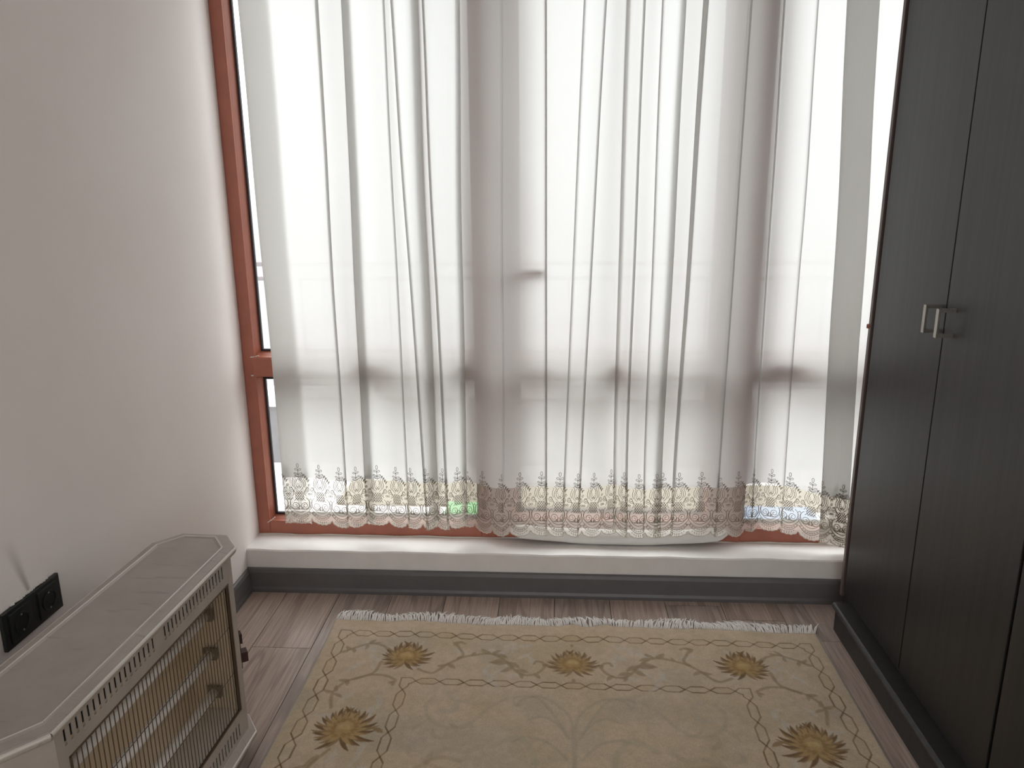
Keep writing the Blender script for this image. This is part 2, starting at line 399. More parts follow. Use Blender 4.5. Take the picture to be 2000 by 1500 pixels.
tag(MB().box(-.47, -.30, 2.98, 3.14, .100, .128, .005).build('green_doormat', 'greenmat'), 'light green mat on the balcony floor behind the lace hem', 'mat')
tag(MB().box(.77, 1.08, 2.98, 3.14, .100, .128, .005).build('blue_doormat', 'bluemat'), 'pale blue mat on the balcony floor behind the lace, right of the door', 'mat')

# ---------------------------------------------------------------- rolled white cloth at the door foot
def roll():
    n = 44; mb = MB(); rings = []
    for i in range(n + 1):
        t = i / n; x = -.165 + .80 * t
        e = min(1, (min(t, 1 - t) / .045)) ** .5 if min(t, 1 - t) < .045 else 1
        h = (.026 + .003 * math.sin(math.pi * t) + .001 * math.sin(t * 23)) * (.35 + .65 * e)
        d = (.017 + .004 * math.sin(math.pi * t) + .0015 * math.sin(t * 17 + 1)) * (.35 + .65 * e)
        cy = 2.6665 - .004 * math.sin(math.pi * t); cz = KZ + .003 + .030 + .022 * (1 - math.sin(math.pi * t) ** .7)
        rg = []
        for j in range(20):
            a = 2 * math.pi * j / 20; s_ = 1 + .05 * math.sin(3 * a + t * 9)
            rg.append((x, cy + d * s_ * math.cos(a), cz + h * (s_ if math.sin(a) > 0 else 1) * math.sin(a)))
        rings.append(rg)
    mb.loft(rings)
    b = mb.build('cloth_roll', 'cloth', None, True)
    return tag(b, 'white rolled cloth sagging onto the sill along the foot of the balcony door', 'draught stopper')
roll()

# ---------------------------------------------------------------- curtain
ZT, ZB = 2.45, .20
FOLDS = [(-.76, -.771, .0091, .0036, 2.622), (-.678, -.697, .0182, .0255, 2.668), (-.553, -.542, .0036, .0036, 2.632), (-.534, -.471, .0055, .0036, 2.618),
         (-.454, -.448, .02, .0346, 2.640), (-.432, -.395, .0036, .0055, 2.622), (-.319, -.34, .0073, .0146, 2.666), (-.180, -.190, .001, .001, 2.606), (-.042, -.032, .0036, .0036, 2.636),
         (.094, .025, .0036, .0036, 2.622), (.16, .079, .0036, .0036, 2.606), (.218, .215, .0146, .0073, 2.662), (.267, .254, .0036, .0055, 2.634),
         (.318, .318, .0027, .0027, 2.612), (.387, .367, .0055, .0182, 2.622), (.456, .419, .0164, .0055, 2.612), (.587, .574, .0055, .0055, 2.606),
         (.696, .715, .0055, .0027, 2.660), (.80, .83, .001, .001, 2.674), (.910, 1.006, .093, .094, 2.632)]
def profile():
    top = []; bot = []
    def put(a, b): top.append(a); bot.append(b)
    def span(a0, b0, a1, b1, bulge):
        n = max(3, int(abs(b1[0] - b0[0]) / .009))
        for i in range(n + 1):
            t = i / n; e = t * t * (3 - 2 * t); s_ = math.sin(math.pi * t) * bulge
            put((a0[0] + (a1[0] - a0[0]) * t, a0[1] + (a1[1] - a0[1]) * e + s_), (b0[0] + (b1[0] - b0[0]) * t, b0[1] + (b1[1] - b0[1]) * e + s_))
    def turn(xa, xb, y0, y1, sgn):
        r = abs(y1 - y0) / 2
        for j in range(1, 6):
            a = math.pi * j / 6; yy = (y0 + y1) / 2 - (y1 - y0) / 2 * math.cos(a)
            put((xa + sgn * r * math.sin(a), yy), (xb + sgn * r * math.sin(a), yy))
    # selvage: a doubled band on the left edge
    span((-.928, 2.655), (-.918, 2.655), (-1.022, 2.648), (-1.009, 2.648), .004)
    turn(-1.022, -1.009, 2.648, 2.640, -1)
    px = (-1.022, 2.640), (-1.009, 2.640)
    for i, (xt, xb, wt, wb, y) in enumerate(FOLDS):
        sg = 1 if i % 2 else -1
        d = .0022 if wb < .012 else .005
        ya, ym, yc = y + sg * d * 1.5, y, y - sg * d * 1.5
        wide = (xb - wb / 2) - px[1][0]
        span(px[0], px[1], (xt + wt / 2, ya), (xb + wb / 2, ya), (-1) ** i * min(.012, max(.002, abs(wide) * .08)))
        turn(xt + wt / 2, xb + wb / 2, ya, ym, 1)
        span((xt + wt / 2, ym), (xb + wb / 2, ym), (xt - wt / 2, ym), (xb - wb / 2, ym), 0)
        turn(xt - wt / 2, xb - wb / 2, ym, yc, -1)
        px = (xt - wt / 2, yc), (xb - wb / 2, yc)
    span(px[0], px[1], (1.09, 2.625), (1.24, 2.640), .010)
    return np.array(top), np.array(bot)
CT, CB = profile()
keep = np.r_[True, np.linalg.norm(np.diff(CB, axis=0), axis=1) + np.linalg.norm(np.diff(CT, axis=0), axis=1) > 2e-4]
CT, CB = CT[keep], CB[keep]
ds = np.linalg.norm(np.diff(CB, axis=0), axis=1); SA = np.r_[0, np.cumsum(np.maximum(ds, 1e-5))]; STOT = SA[-1]
def surf(s, z):
    s = np.asarray(s, float); z = np.asarray(z, float); kz = np.clip((z - ZB) / (ZT - ZB), -.1, 1.05)
    x = np.interp(s, SA, CB[:, 0]) * (1 - kz) + np.interp(s, SA, CT[:, 0]) * kz
    y = np.interp(s, SA, CB[:, 1]) * (1 - kz) + np.interp(s, SA, CT[:, 1]) * kz
    wob = .004 * np.sin(z * 3.1 + x * 7) * np.minimum(1, (ZT - z)) + .003 * np.sin(z * 6 + x * 3)
    push = .030 * np.clip((.52 - z) / .26, 0, 1) * np.clip((x + .27) / .08, 0, 1) * np.clip((.74 - x) / .08, 0, 1)
    y = y - push * np.clip((y - 2.59) / .04, 0, 1)
    return np.stack([x + .5 * wob * np.sin(x * 5), y - np.abs(wob) * .6, z], -1)
PITCH = .080
def hem0(s):
    x = np.interp(s, SA, CB[:, 0])
    return np.interp(x, [-1.1, -.9, -.4, 0, .45, .75, .9, 1.05, 1.3], [.240, .236, .233, .226, .236, .240, .215, .185, .18]) + .004 * np.sin(s * 9)
def hem(s):
    fr = np.abs((s / PITCH) - np.round(s / PITCH)) * 2       # 0 at a motif's middle
    return hem0(s) + .030 * (1 - np.sqrt(np.maximum(0, 1 - fr ** 2.2))) * .85 + .003 * np.abs(np.sin(s / PITCH * math.pi * 5)) - .002
def grid_mesh(P, uv):
    nr, nc = P.shape[:2]; v = P.reshape(-1, 3)
    idx = np.arange(nr * nc).reshape(nr, nc)
    f = np.stack([idx[:-1, :-1], idx[:-1, 1:], idx[1:, 1:], idx[1:, :-1]], -1).reshape(-1, 4)
    me = bpy.data.meshes.new('grid'); me.vertices.add(len(v)); me.vertices.foreach_set('co', v.astype(np.float32).ravel())
    me.loops.add(f.size); me.loops.foreach_set('vertex_index', f.ravel().astype(np.int32))
    me.polygons.add(len(f)); me.polygons.foreach_set('loop_start', np.arange(0, f.size, 4, dtype=np.int32)); me.polygons.foreach_set('loop_total', np.full(len(f), 4, np.int32))
    me.update(calc_edges=True)
    if uv is not None:
        u = me.uv_layers.new(name='UVMap'); u.data.foreach_set('uv', uv.reshape(-1, 2)[f.ravel()].astype(np.float32).ravel())
    me.polygons.foreach_set('use_smooth', np.ones(len(f), bool)); me.validate(); return me
cur = thing('sheer_curtain', (0, 2.64, KZ), 'long ivory sheer curtain with a scalloped lace hem hanging in front of the window', 'curtain')
ZJ = .185      # lace band height above the hem
zr = np.concatenate([np.linspace(2.45, .60, 26)])
rows = [surf(SA, np.full_like(SA, z)) for z in zr] + [surf(SA, hem0(SA) + ZJ + (.60 - .425) * (1 - t)) for t in (.35, .7, 1.)]
uvs = [np.stack([SA, np.full_like(SA, r[:, 2].mean())], -1) for r in rows]
link('voile_panel', grid_mesh(np.array(rows), np.array(uvs)), 'voile', cur)
SF = [SA[0]]
for a, b in zip(SA[:-1], SA[1:]):
    n = max(1, int(math.ceil((b - a) / .004))); SF += list(a + (b - a) * np.arange(1, n + 1) / n)
SF = np.array(SF)
rows = []; uvs = []
for t in np.linspace(0, 1, 9):
    z = (hem0(SF) + ZJ) * (1 - t) + hem(SF) * t
    rows.append(surf(SF, z)); uvs.append(np.stack([SF, z], -1))
link('lace_border', grid_mesh(np.array(rows), np.array(uvs)), 'tulle', cur)
mb = MB(); hp_ = surf(SF, hem(SF)); mb.tube(hp_.tolist(), .0014, 4); mb.build('hem_cord', 'hemthread', cur)

def motif_lines():
    L = []
    def arc(cx, cy, r, a0, a1, n=10, ry=None): L.append([(cx + r * math.cos(R(a0 + (a1 - a0) * i / n)), cy + (ry or r) * math.sin(R(a0 + (a1 - a0) * i / n))) for i in range(n + 1)])
    def spiral(cx, cy, r0, r1, a0, turns, n=22):
        L.append([(cx + (r0 + (r1 - r0) * i / n) * math.cos(R(a0) + 2 * math.pi * turns * i / n), cy + (r0 + (r1 - r0) * i / n) * math.sin(R(a0) + 2 * math.pi * turns * i / n)) for i in range(n + 1)])
    def poly(*p): L.append(list(p))
    def loop(x0, y0, x1, y1, w, n=10):
        dx, dy = x1 - x0, y1 - y0; l = math.hypot(dx, dy); nx, ny = -dy / l, dx / l
        pts = []
        for i in range(n + 1):
            t = i / n * 2 * math.pi; a = .5 - .5 * math.cos(t); s_ = math.sin(t) * w * (0.55 + .6 * a)
            pts.append((x0 + dx * a + nx * s_, y0 + dy * a + ny * s_))
        L.append(pts)
    for o in (.018, .033, .046):
        L.append([(-.039 + .078 * i / 12, o + .028 * ((i - 6) / 6) ** 2) for i in range(13)])
    for i in range(9):
        a = -.033 + .066 * i / 8; arc(a, .0255 + .028 * (a / .039) ** 2, .0028, 0, 360, 6)
    for i in range(7):
        a = -.026 + .052 * i / 6; b = .013 + .02 * (a / .039) ** 2; poly((a * .9, b - .010 + abs(a) * .25), (a, b))
    for s_ in (-1, 1):
        spiral(s_ * .0175, .073, .0155, .003, 250 if s_ < 0 else -70, 1.6 * -s_)
        L.append([(s_ * x, y) for x, y in ((.004, .060), (.012, .056), (.022, .059), (.031, .068), (.036, .082), (.034, .094), (.040, .102))])
        L.append([(s_ * x, y) for x, y in ((.040, .062), (.037, .072), (.037, .088), (.030, .100), (.024, .104))])
        spiral(s_ * .030, .138, .0095, .002, 200 if s_ > 0 else -20, 1.5 * s_, 18)
        L.append([(s_ * x, y) for x, y in ((.024, .112), (.020, .122), (.022, .134), (.028, .148), (.036, .146))])
        L.append([(s_ * x, y) for x, y in ((.005, .136), (.013, .142), (.018, .154), (.017, .168), (.011, .178), (.013, .186), (.018, .186))])
        L.append([(s_ * x, y) for x, y in ((.004, .142), (.010, .152), (.012, .164), (.008, .174), (.003, .182))])
        L.append([(s_ * x, y) for x, y in ((.020, .146), (.025, .156), (.024, .168), (.019, .178), (.023, .182))])
        loop(0, .196, s_ * .015, .203, .003); loop(0, .214, s_ * .0115, .219, .0035); loop(s_ * .002, .187, s_ * .013, .193, .002)
        loop(s_ * .004, .056, s_ * .010, .066, .002)
        for kk in range(4): arc(s_ * (.002 + kk * .0022), .150 + kk * .0065, .0010, 0, 360, 4)
        arc(s_ * .036, .120, .0035, 0, 360, 7)
    poly((0, .182), (0, .190), (0, .214)); loop(0, .222, 0, .240, .0042); arc(0, .148, .004, 0, 360, 7); loop(0, .056, 0, .072, .004)
    for i in range(-2, 4):      # diamond net
        for s_ in (-1, 1):
            x0, x1 = s_ * (i * .0085 - .020), s_ * (i * .0085 + .012)
            pts = [(x0 + (x1 - x0) * j / 6, .092 + .040 * j / 6) for j in range(7)]
            pts = [p for p in pts if abs(p[0]) < .021]
            if len(pts) > 1: L.append(pts)
    for i in range(4):
        for j in range(3): arc(-.0128 + i * .0085, .099 + j * .011, .0010, 0, 360, 4)
    # leafy sprig leaning to one side
    L.append([(.013, .200), (.022, .194), (.030, .184), (.037, .172)])
    for t in (.2, .45, .7, .95):
        x, y = .013 + .024 * t, .201 - .028 * t
        loop(x, y, x + .006, y + .004, .0013, 6); loop(x, y, x - .001, y - .006, .0013, 6)
    loop(.036, .152, .040, .160, .003)
    return L
ML = motif_lines()
kmax = int(STOT / PITCH)
for kk in range(0, kmax + 1):
    s0 = kk * PITCH
    mb = MB()
    for ln in ML:
        a = np.array(ln); s = s0 + a[:, 0]
        if s.min() < 0 or s.max() > STOT: continue
        P = surf(s, hem0(s) + a[:, 1]); P[:, 1] -= .0007
        mb.tube(P.tolist(), .00095, 3, cap=False)
    if mb.v: mb.build('lace_motif', 'thread', cur)
# gathering tape and rail, up at the ceiling
tp = [(x, 2.640, 2.452) for x in np.linspace(-1.03, 1.25, 8)]
MB().box(-1.04, 1.26, 2.60, 2.69, 2.45, 2.475, .003).build('heading_tape', 'voile', cur)
tag(MB().box(XL, XR, 2.605, 2.685, 2.476, ZC, .004).build('curtain_rail', 'sill'), 'white curtain rail fixed under the ceiling in front of the window', 'curtain rail')

# ---------------------------------------------------------------- wardrobe
wd = thing('wardrobe', (1.27, 1.55, 0), 'tall black-brown wardrobe with nickel handles along the right wall', 'wardrobe')
WX = .986; WY0, WY1 = .62, 2.476; WZ = 2.28
MB().box(WX, 1.56, WY1 - .017, WY1, .09, WZ, .0015).build('side_panel', 'dark_edge', wd)
MB().box(WX, 1.56, WY0, WY0 + .017, .09, WZ, .0015).build('side_panel', 'dark_edge', wd)
MB().box(WX, 1.56, WY0 + .017, WY1 - .017, WZ - .018, WZ).build('top_panel', 'dark', wd)
MB().box(WX + .01, 1.56, WY0 + .017, WY1 - .017, .09, .108).build('bottom_panel', 'dark', wd)
MB().box(1.55, 1.562, WY0 + .017, WY1 - .017, .108, WZ - .018).build('back_panel', 'dark', wd)
MB().box(WX + .028, 1.55, 1.535, 1.556, .108, WZ - .018).build('divider', 'dark', wd)
edges = [WY1 - .017 - .011, 2.012, 1.552, 1.095, WY0 + .021]
for i in range(4):
    a, b = edges[i + 1] + .0025 + (.006 if i == 1 else 0), edges[i] - .0025
    dr = MB().box(WX + .004, WX + .023, a, b, .112, WZ - .004, .0015).build('door', 'dark', wd)
    hy = a + .020 if i % 2 == 0 else b - .044
    hx0, hx1 = WX + .004, WX - .040
    mb = MB()
    for z in (1.096, 1.160): mb.box(hx1 + .006, hx0, hy - .0045, hy + .0045, z - .0045, z + .0045)
    mb.box(hx1, hx1 + .007, hy - .006, hy + .006, 1.0915, 1.1645, .0012)
    mb.build('handle', 'nickel', dr)
MB().box(.946, 1.55, WY0 + .004, 2.396, 0, .082, .002).build('plinth', 'dark', wd)
rg = []
pc = [(.938, .080), (.936, .088), (.940, .093), (.946, .0965), (1.0, .0965), (1.0, .080)]
MB().loft([[(x, 2.408, z) for x, z in pc], [(x, WY0, z) for x, z in pc]]).build('plinth_moulding', 'dark', wd)
MB().box(1.0, 1.55, 2.396, WY1, 0, .0905).build('rear_foot', 'dark', wd)
mb = MB(); mb.tube([(WX + .002, 2.470, 1.030), (WX - .006, 2.474, 1.030)], [.008, .007], 10); mb.build('screw_cap', 'brown', wd)

# ---------------------------------------------------------------- electric heater
HR = R(-2.6)
ht = thing('electric_heater', (-.928, 1.398, 0), 'grey-beige metal quartz heater with wire grille standing by the left wall', 'heater', rz=HR, local=True)
def octa(hx, hy, cx, cy=None):
    cy = cy or cx
    return [(hx, -hy + cy), (hx, hy - cy), (hx - cx, hy), (-hx + cx, hy), (-hx, hy - cy), (-hx, -hy + cy), (-hx + cx, -hy), (hx - cx, -hy)]
def orings(spec): return [[(x, y, z) for x, y in octa(*s_[:4])] + [] for s_ in spec]
def olayer(spec):   # spec rows: hx, hy, cx, cy, z
    return [[(x, y, s_[4]) for x, y in octa(*s_[:4])] for s_ in spec]
hxT, hyT = .112, .406
top = MB().loft(olayer([(.100, .392, .05, .062, .577), (.109, .402, .05, .062, .579), (hxT, hyT, .05, .062, .585), (hxT, hyT, .05, .062, .591), (.108, .402, .05, .062, .598), (.090, .384, .045, .056, .600),
                        (.088, .382, .045, .056, .6025), (.084, .378, .045, .056, .6025), (.080, .374, .044, .055, .600)])).build('top_plate', 'heater', ht)
rim = octa(.086, .380, .045, .056)
mb = MB(); pr = [(x, y, .6022) for x, y in rim]; mb.tube(pr + [pr[0]], .0022, 6, cap=False); mb.build('rim_bead', 'heater_edge', top)
rim = octa(.1105, .4045, .05, .062)
mb = MB(); pr = [(x, y, .5925) for x, y in rim]; mb.tube(pr + [pr[0]], .0042, 8, cap=False); mb.build('edge_bead', 'heater_edge', top)
base = MB().loft(olayer([(.112, .400, .05, .062, .042), (.116, .404, .05, .062, .046), (.116, .404, .05, .062, .056), (.104, .39, .05, .062, .078), (.100, .386, .05, .062, .080)])).build('base_plate', 'heater', ht)
rim = octa(.1155, .4035, .05, .062)
mb = MB(); pr = [(x, y, .057) for x, y in rim]; mb.tube(pr + [pr[0]], .003, 6, cap=False); mb.build('edge_bead', 'heater_edge', base)
# body: folded sheet sides and back (open at the front), 1 mm steel
oc = octa(.103, .388, .045, .060)
side = [oc[1], oc[2], oc[3], oc[4], oc[5], oc[6], oc[7], oc[0]]
v = []; f = []
for (x, y) in side: v += [(x, y, .079), (x, y, .578)]
for (x, y) in side: v += [(x * .985, y * .9955, .079), (x * .985, y * .9955, .578)]
n = len(side)
for i in range(n - 1):
    f += [(2 * i, 2 * i + 2, 2 * i + 3, 2 * i + 1), (2 * n + 2 * i, 2 * n + 2 * i + 1, 2 * n + 2 * i + 3, 2 * n + 2 * i + 2)]
pydata('casing', v, f, 'heater', ht)
# front panel with real slots and the grille opening
fx0, fx1 = .101, .103; FH = .328
mb = MB()
def bar(y0, y1, z0, z1): mb.box(fx0, fx1, y0, y1, z0, z1)
ST = [(-.303 + .01625 * i) for i in range(18)] + [(.019 + .01535 * i) for i in range(18)]
def slotrow(z0, z1, ys, w=.0066):
    e = -FH
    for y in ys:
        bar(e, y - w / 2, z0, z1); e = y + w / 2
    bar(e, FH, z0, z1)
bar(-FH, FH, .573, .580); slotrow(.541, .573, ST); bar(-FH, FH, .514, .541)
bar(-FH, -.300, .157, .514); bar(.300, FH, .157, .514)
bar(-FH, FH, .128, .157); slotrow(.092, .128, ST); bar(-FH, FH, .079, .092)
mb.build('front_panel', 'heater', ht)
MB().box(.070, .074, -FH + .01, FH - .01, .520, .577).build('slot_backing', 'pit', ht)
MB().box(.070, .074, -FH + .01, FH - .01, .081, .150).build('slot_backing', 'pit', ht)
mb = MB(); gw = .004
for a in ((-.302, .302, .512, .516), (-.302, .302, .155, .159), (-.302, -.298, .155, .516), (.298, .302, .155, .516)): mb.box(.0985, .104, *a)
mb.build('grille_frame', 'wire', ht)
# reflector trough: folded troughs behind each tube
mb = MB(); TZ = (.435, .325, .215); prof = [(.060, .512), (.012, .505)]
for z in TZ: prof += [(-.012, z + .045), (-.020, z), (-.008, z - .045), (.006, z - .054)]
prof += [(-.004, .155), (.060, .153)]
v = [(x, y, z) for y in (-.294, .294) for x, z in prof]; n = len(prof)
f = [(i, i + 1, n + i + 1, n + i) for i in range(n - 1)]
rf = pydata('reflector', v, f, 'reflector', ht)
MB().box(.004, .096, -.293, .293, .1565, .1585).build('drip_tray', 'heater_edge', rf)
for s_ in (-1, 1):
    ep = MB().box(-.02, .095, s_ * .297 - .002, s_ * .297 + .002, .15, .52).build('end_plate', 'reflector', ht)
    for z in TZ: MB().box(.026, .062, s_ * .287 - .006, s_ * .287 + .006, z - .016, z + .016, .003).build('tube_holder', 'inner', ep)
for z in TZ:
    tb = MB().tube([(.044, y, z) for y in np.linspace(-.284, .284, 3)], .0120, 12).build('heating_tube', 'quartz', ht, True)
wire = MB().tube([(.1005, 0, .150), (.1005, 0, .520)], .0011, 6).build('grille_wire', 'wire', ht)
NW = 44
wire.location = (0, -.294, 0)
for i in range(1, NW):
    o = wire.copy(); COL.objects.link(o); o.location = (0, -.294 + .588 * i / (NW - 1), 0)
for z in (.27, .40):
    MB().tube([(.0992, -.30, z), (.0992, .30, z)], .0008, 6).build('cross_wire', 'wire', ht)
# rotary switch on the far chamfered corner
cdir = Vector((.060, .045, 0)).normalized(); cc = Vector(((oc[1][0] + oc[2][0]) / 2, (oc[1][1] + oc[2][1]) / 2, .300))
cu = Vector((-cdir.y, cdir.x, 0))
def cbox(u0, u1, d0, d1, z0, z1):
    return MB().loft([[tuple(cc + cu * u + cdir * d + Vector((0, 0, z - .300))) for u, d in ((u0, d0), (u1, d0), (u1, d1), (u0, d1))] for z in (z0, z1)])
sw = cbox(-.018, .018, -.001, .005, .245, .355).build('switch_plate', 'switch', ht)
cbox(-.010, .010, .004, .012, .312, .340).build('rocker', 'switch', sw)
cbox(-.012, .012, .004, .022, .258, .286).build('rotary_knob', 'switch', sw)
for sx in (-1, 1):
    for sy in (-1, 1):
        MB().tube([(sx * .075, sy * .335 - .011, .021), (sx * .075, sy * .335 + .011, .021)], .021, 14).box(sx * .075 - .012, sx * .075 + .012, sy * .335 - .016, sy * .335 + .016, .022, .044).build('caster', 'foot', ht)

# ---------------------------------------------------------------- wall socket
sk = thing('wall_socket', (XL, 1.457, .527), 'black double power socket on the wall above the heater', 'socket')
SY0, SY1, SZ0, SZ1 = 1.362, 1.550, .532, .617
MB().box(XL, XL + .009, SY0, SY1, SZ0, SZ1, .002).build('cover_plate', 'black', sk)
for cy in (1.412, 1.503):
    ins = MB().box(XL + .008, XL + .012, cy - .033, cy + .033, SZ0 + .010, SZ1 - .010, .001).build('insert', 'black', sk)
    rings = []
    for r_, x_ in ((.0225, .0121), (.0225, .0145), (.0205, .0145), (.0200, .0124)):
        rings.append([(XL + x_, cy + r_ * math.cos(2 * math.pi * j / 24), (SZ0 + SZ1) / 2 + r_ * math.sin(2 * math.pi * j / 24)) for j in range(24)])
    MB().loft(rings, cap=False).build('collar', 'black', ins)
    mb = MB(); mb.tube([(XL + .0120, cy, .5745), (XL + .0126, cy, .5745)], .0200, 24); mb.build('recess', 'pit', ins)
    for dz in (-.0185, .0185): MB().box(XL + .0126, XL + .0140, cy - .002, cy + .002, .5745 + dz - .002, .5745 + dz + .002).build('earth_clip', 'chrome', ins)
    for dy in (-.0095, .0095):
        mb = MB(); mb.tube([(XL + .0127, cy + dy, .5745), (XL + .0131, cy + dy, .5745)], .0027, 10); mb.build('pin_hole', 'foot', ins)
mb = MB()
for i in range(14):
    y = 1.40 + i * .0085; r_ = .0022 + .0022 * rng.rand()
    mb.tube([(XL + .001, y, SZ1 + .0015), (XL + .002 + .003 * rng.rand(), y + .006, SZ1 + .002 + .003 * rng.rand()), (XL + .001, y + .012, SZ1 + .001)], [r_ * .5, r_, r_ * .5], 5)
mb.build('plaster_crumbs', 'sealant', sk)

# ---------------------------------------------------------------- rug
RU, RV = 1.641, 2.34; RX, RY = -.765, 2.367
us = np.linspace(0, RU, 690); vs_ = np.concatenate([np.linspace(0, 1.0, 420), np.linspace(1.0, RV, 114)[1:]])
U, V = np.meshgrid(us, vs_)
def srgbl(r, g, b): return np.array([lin(r), lin(g), lin(b)])
Cc = np.ones(U.shape + (3,)) * srgbl(210, 189, 163); Hh = np.zeros(U.shape)
def vnoise(sc, seed):
    r_ = np.random.RandomState(seed); n1, n2 = int(RU * sc) + 3, int(RV * sc) + 3; g = r_.rand(n2, n1)
    a, b = U * sc, V * sc; i, j = b.astype(int), a.astype(int); fi, fj = b - i, a - j; fi = fi * fi * (3 - 2 * fi); fj = fj * fj * (3 - 2 * fj)
    return (g[i, j] * (1 - fi) * (1 - fj) + g[i + 1, j] * fi * (1 - fj) + g[i, j + 1] * (1 - fi) * fj + g[i + 1, j + 1] * fi * fj)
def blend(mask, col): Cc[:] = Cc * (1 - mask[..., None]) + np.asarray(col) * mask[..., None]
# soft tonal clouds woven in the ground
blend(np.clip((vnoise(9, 1) - .5) * 1.2, 0, .35), srgbl(186, 170, 138))
blend(np.clip((vnoise(7, 2) - .6) * 1.5, 0, .4), srgbl(176, 170, 160))
blend(np.clip((vnoise(16, 3) - .55) * 1.0, 0, .3), srgbl(216, 196, 178))
def sdist(pts, ws, pad):
    """signed distance field window of a chain of discs with widths ws"""
    p = np.array(pts); x0, x1 = p[:, 0].min() - pad, p[:, 0].max() + pad; y0, y1 = p[:, 1].min() - pad, p[:, 1].max() + pad
    i0, i1 = np.searchsorted(vs_, [y0, y1]); j0, j1 = np.searchsorted(us, [x0, x1])
    if i1 <= i0 or j1 <= j0: return None
    u, v = U[i0:i1, j0:j1], V[i0:i1, j0:j1]; D = np.full(u.shape, 9.)
    for k in range(len(p) - 1):
        a, b = p[k], p[k + 1]; d = b - a; l2 = max(d @ d, 1e-12)
        t = np.clip(((u - a[0]) * d[0] + (v - a[1]) * d[1]) / l2, 0, 1)
        D = np.minimum(D, np.hypot(u - a[0] - t * d[0], v - a[1] - t * d[1]) - (ws[k] + (ws[k + 1] - ws[k]) * t))
    return (slice(i0, i1), slice(j0, j1)), D
def paint(pts, w, col, alpha=1., h=0., soft=.0018, mirror=True):
    ws = [w] * len(pts) if np.isscalar(w) else list(w)
    for mi in ((False, True) if mirror else (False,)):
        pp = [(RU - a, b) for a, b in pts] if mi else pts
        r_ = sdist(pp, ws, max(ws) + soft * 2)
        if r_ is None: continue
        sl, D = r_; mk = np.clip(.5 - D / (2 * soft), 0, 1) * alpha
        Cc[sl] = Cc[sl] * (1 - mk[..., None]) + np.asarray(col) * mk[..., None]; Hh[sl] += h * mk
def smooth(pts, n=8):
    p = np.array([pts[0]] + list(pts) + [pts[-1]], float); o = []
    for i in range(1, len(p) - 2):
        for t in np.linspace(0, 1, n, endpoint=False):
            a, b, c_, d = p[i - 1:i + 3]
            o.append(tuple(.5 * (2 * b + (c_ - a) * t + (2 * a - 5 * b + 4 * c_ - d) * t * t + (3 * b - a - 3 * c_ + d) * t ** 3)))
    o.append(tuple(p[-1])); return o
GOLD, DGOLD, LGOLD, TAN, SAGE = srgbl(150, 120, 80), srgbl(122, 92, 58), srgbl(190, 160, 112), srgbl(166, 144, 114), srgbl(172, 162, 144)
# chain borders
def chain(ui, vi, lu, lv, amp):
    nu = int(round((RU - 2 * ui - lu * .9) / lu)); lu2 = (RU - 2 * ui - lu * .9) / nu; nv = int(round((RV - 2 * vi - lv * .9) / lv)); lv2 = (RV - 2 * vi - lv * .9) / nv
    tri = [(0, 0), (.24, 1), (.76, 1), (1, 0)]
    for (base_, horiz, n_, l_, st) in ((vi, 1, nu, lu2, ui + lu * .45), (RV - vi, 1, nu, lu2, ui + lu * .45), (ui, 0, nv, lv2, vi + lv * .45), (RU - ui, 0, nv, lv2, vi + lv * .45)):
        for sgn in (-1, 1):
            pts = [(st + (i + t) * l_, base_ + sgn * a * amp * (1 if i % 2 else -1) * (1)) for i in range(n_) for t, a in tri]
            pts = pts if horiz else [(b, a) for a, b in pts]
            for i in range(0, len(pts) - 1, 3): paint(pts[i:i + 5], .0017, DGOLD, .85, -.0010, .0014, False)
        for i in range(n_):
            p = [(st + (i + .3) * l_, base_), (st + (i + .7) * l_, base_)]; p = p if horiz else [(b, a) for a, b in p]
            paint(p, amp * .78, LGOLD if (i * 7 + int(base_ * 100)) % 3 == 0 else srgbl(208, 192, 164), .22, .0004, .004, False)
    hu, hv = lu * .45, lv * .45
    for cu_, su in ((ui, 1), (RU - ui, -1)):
        for cv, sv in ((vi, 1), (RV - vi, -1)):
            paint([(cu_ + su * hu, cv), (cu_ + su * hu * .6, cv - sv * amp), (cu_ - su * amp, cv - sv * amp), (cu_ - su * amp, cv + sv * hv * .6), (cu_, cv + sv * hv)], .0017, DGOLD, .85, -.001, .0014, False)
            paint([(cu_ + su * hu, cv), (cu_ + su * hu * .6, cv + sv * amp), (cu_ + su * amp, cv + sv * amp), (cu_ + su * amp, cv + sv * hv * .6), (cu_, cv + sv * hv)], .0017, DGOLD, .85, -.001, .0014, False)
chain(.054, .083, .069, .097, .0150)
chain(.307, .330, .0715, .096, .0135)
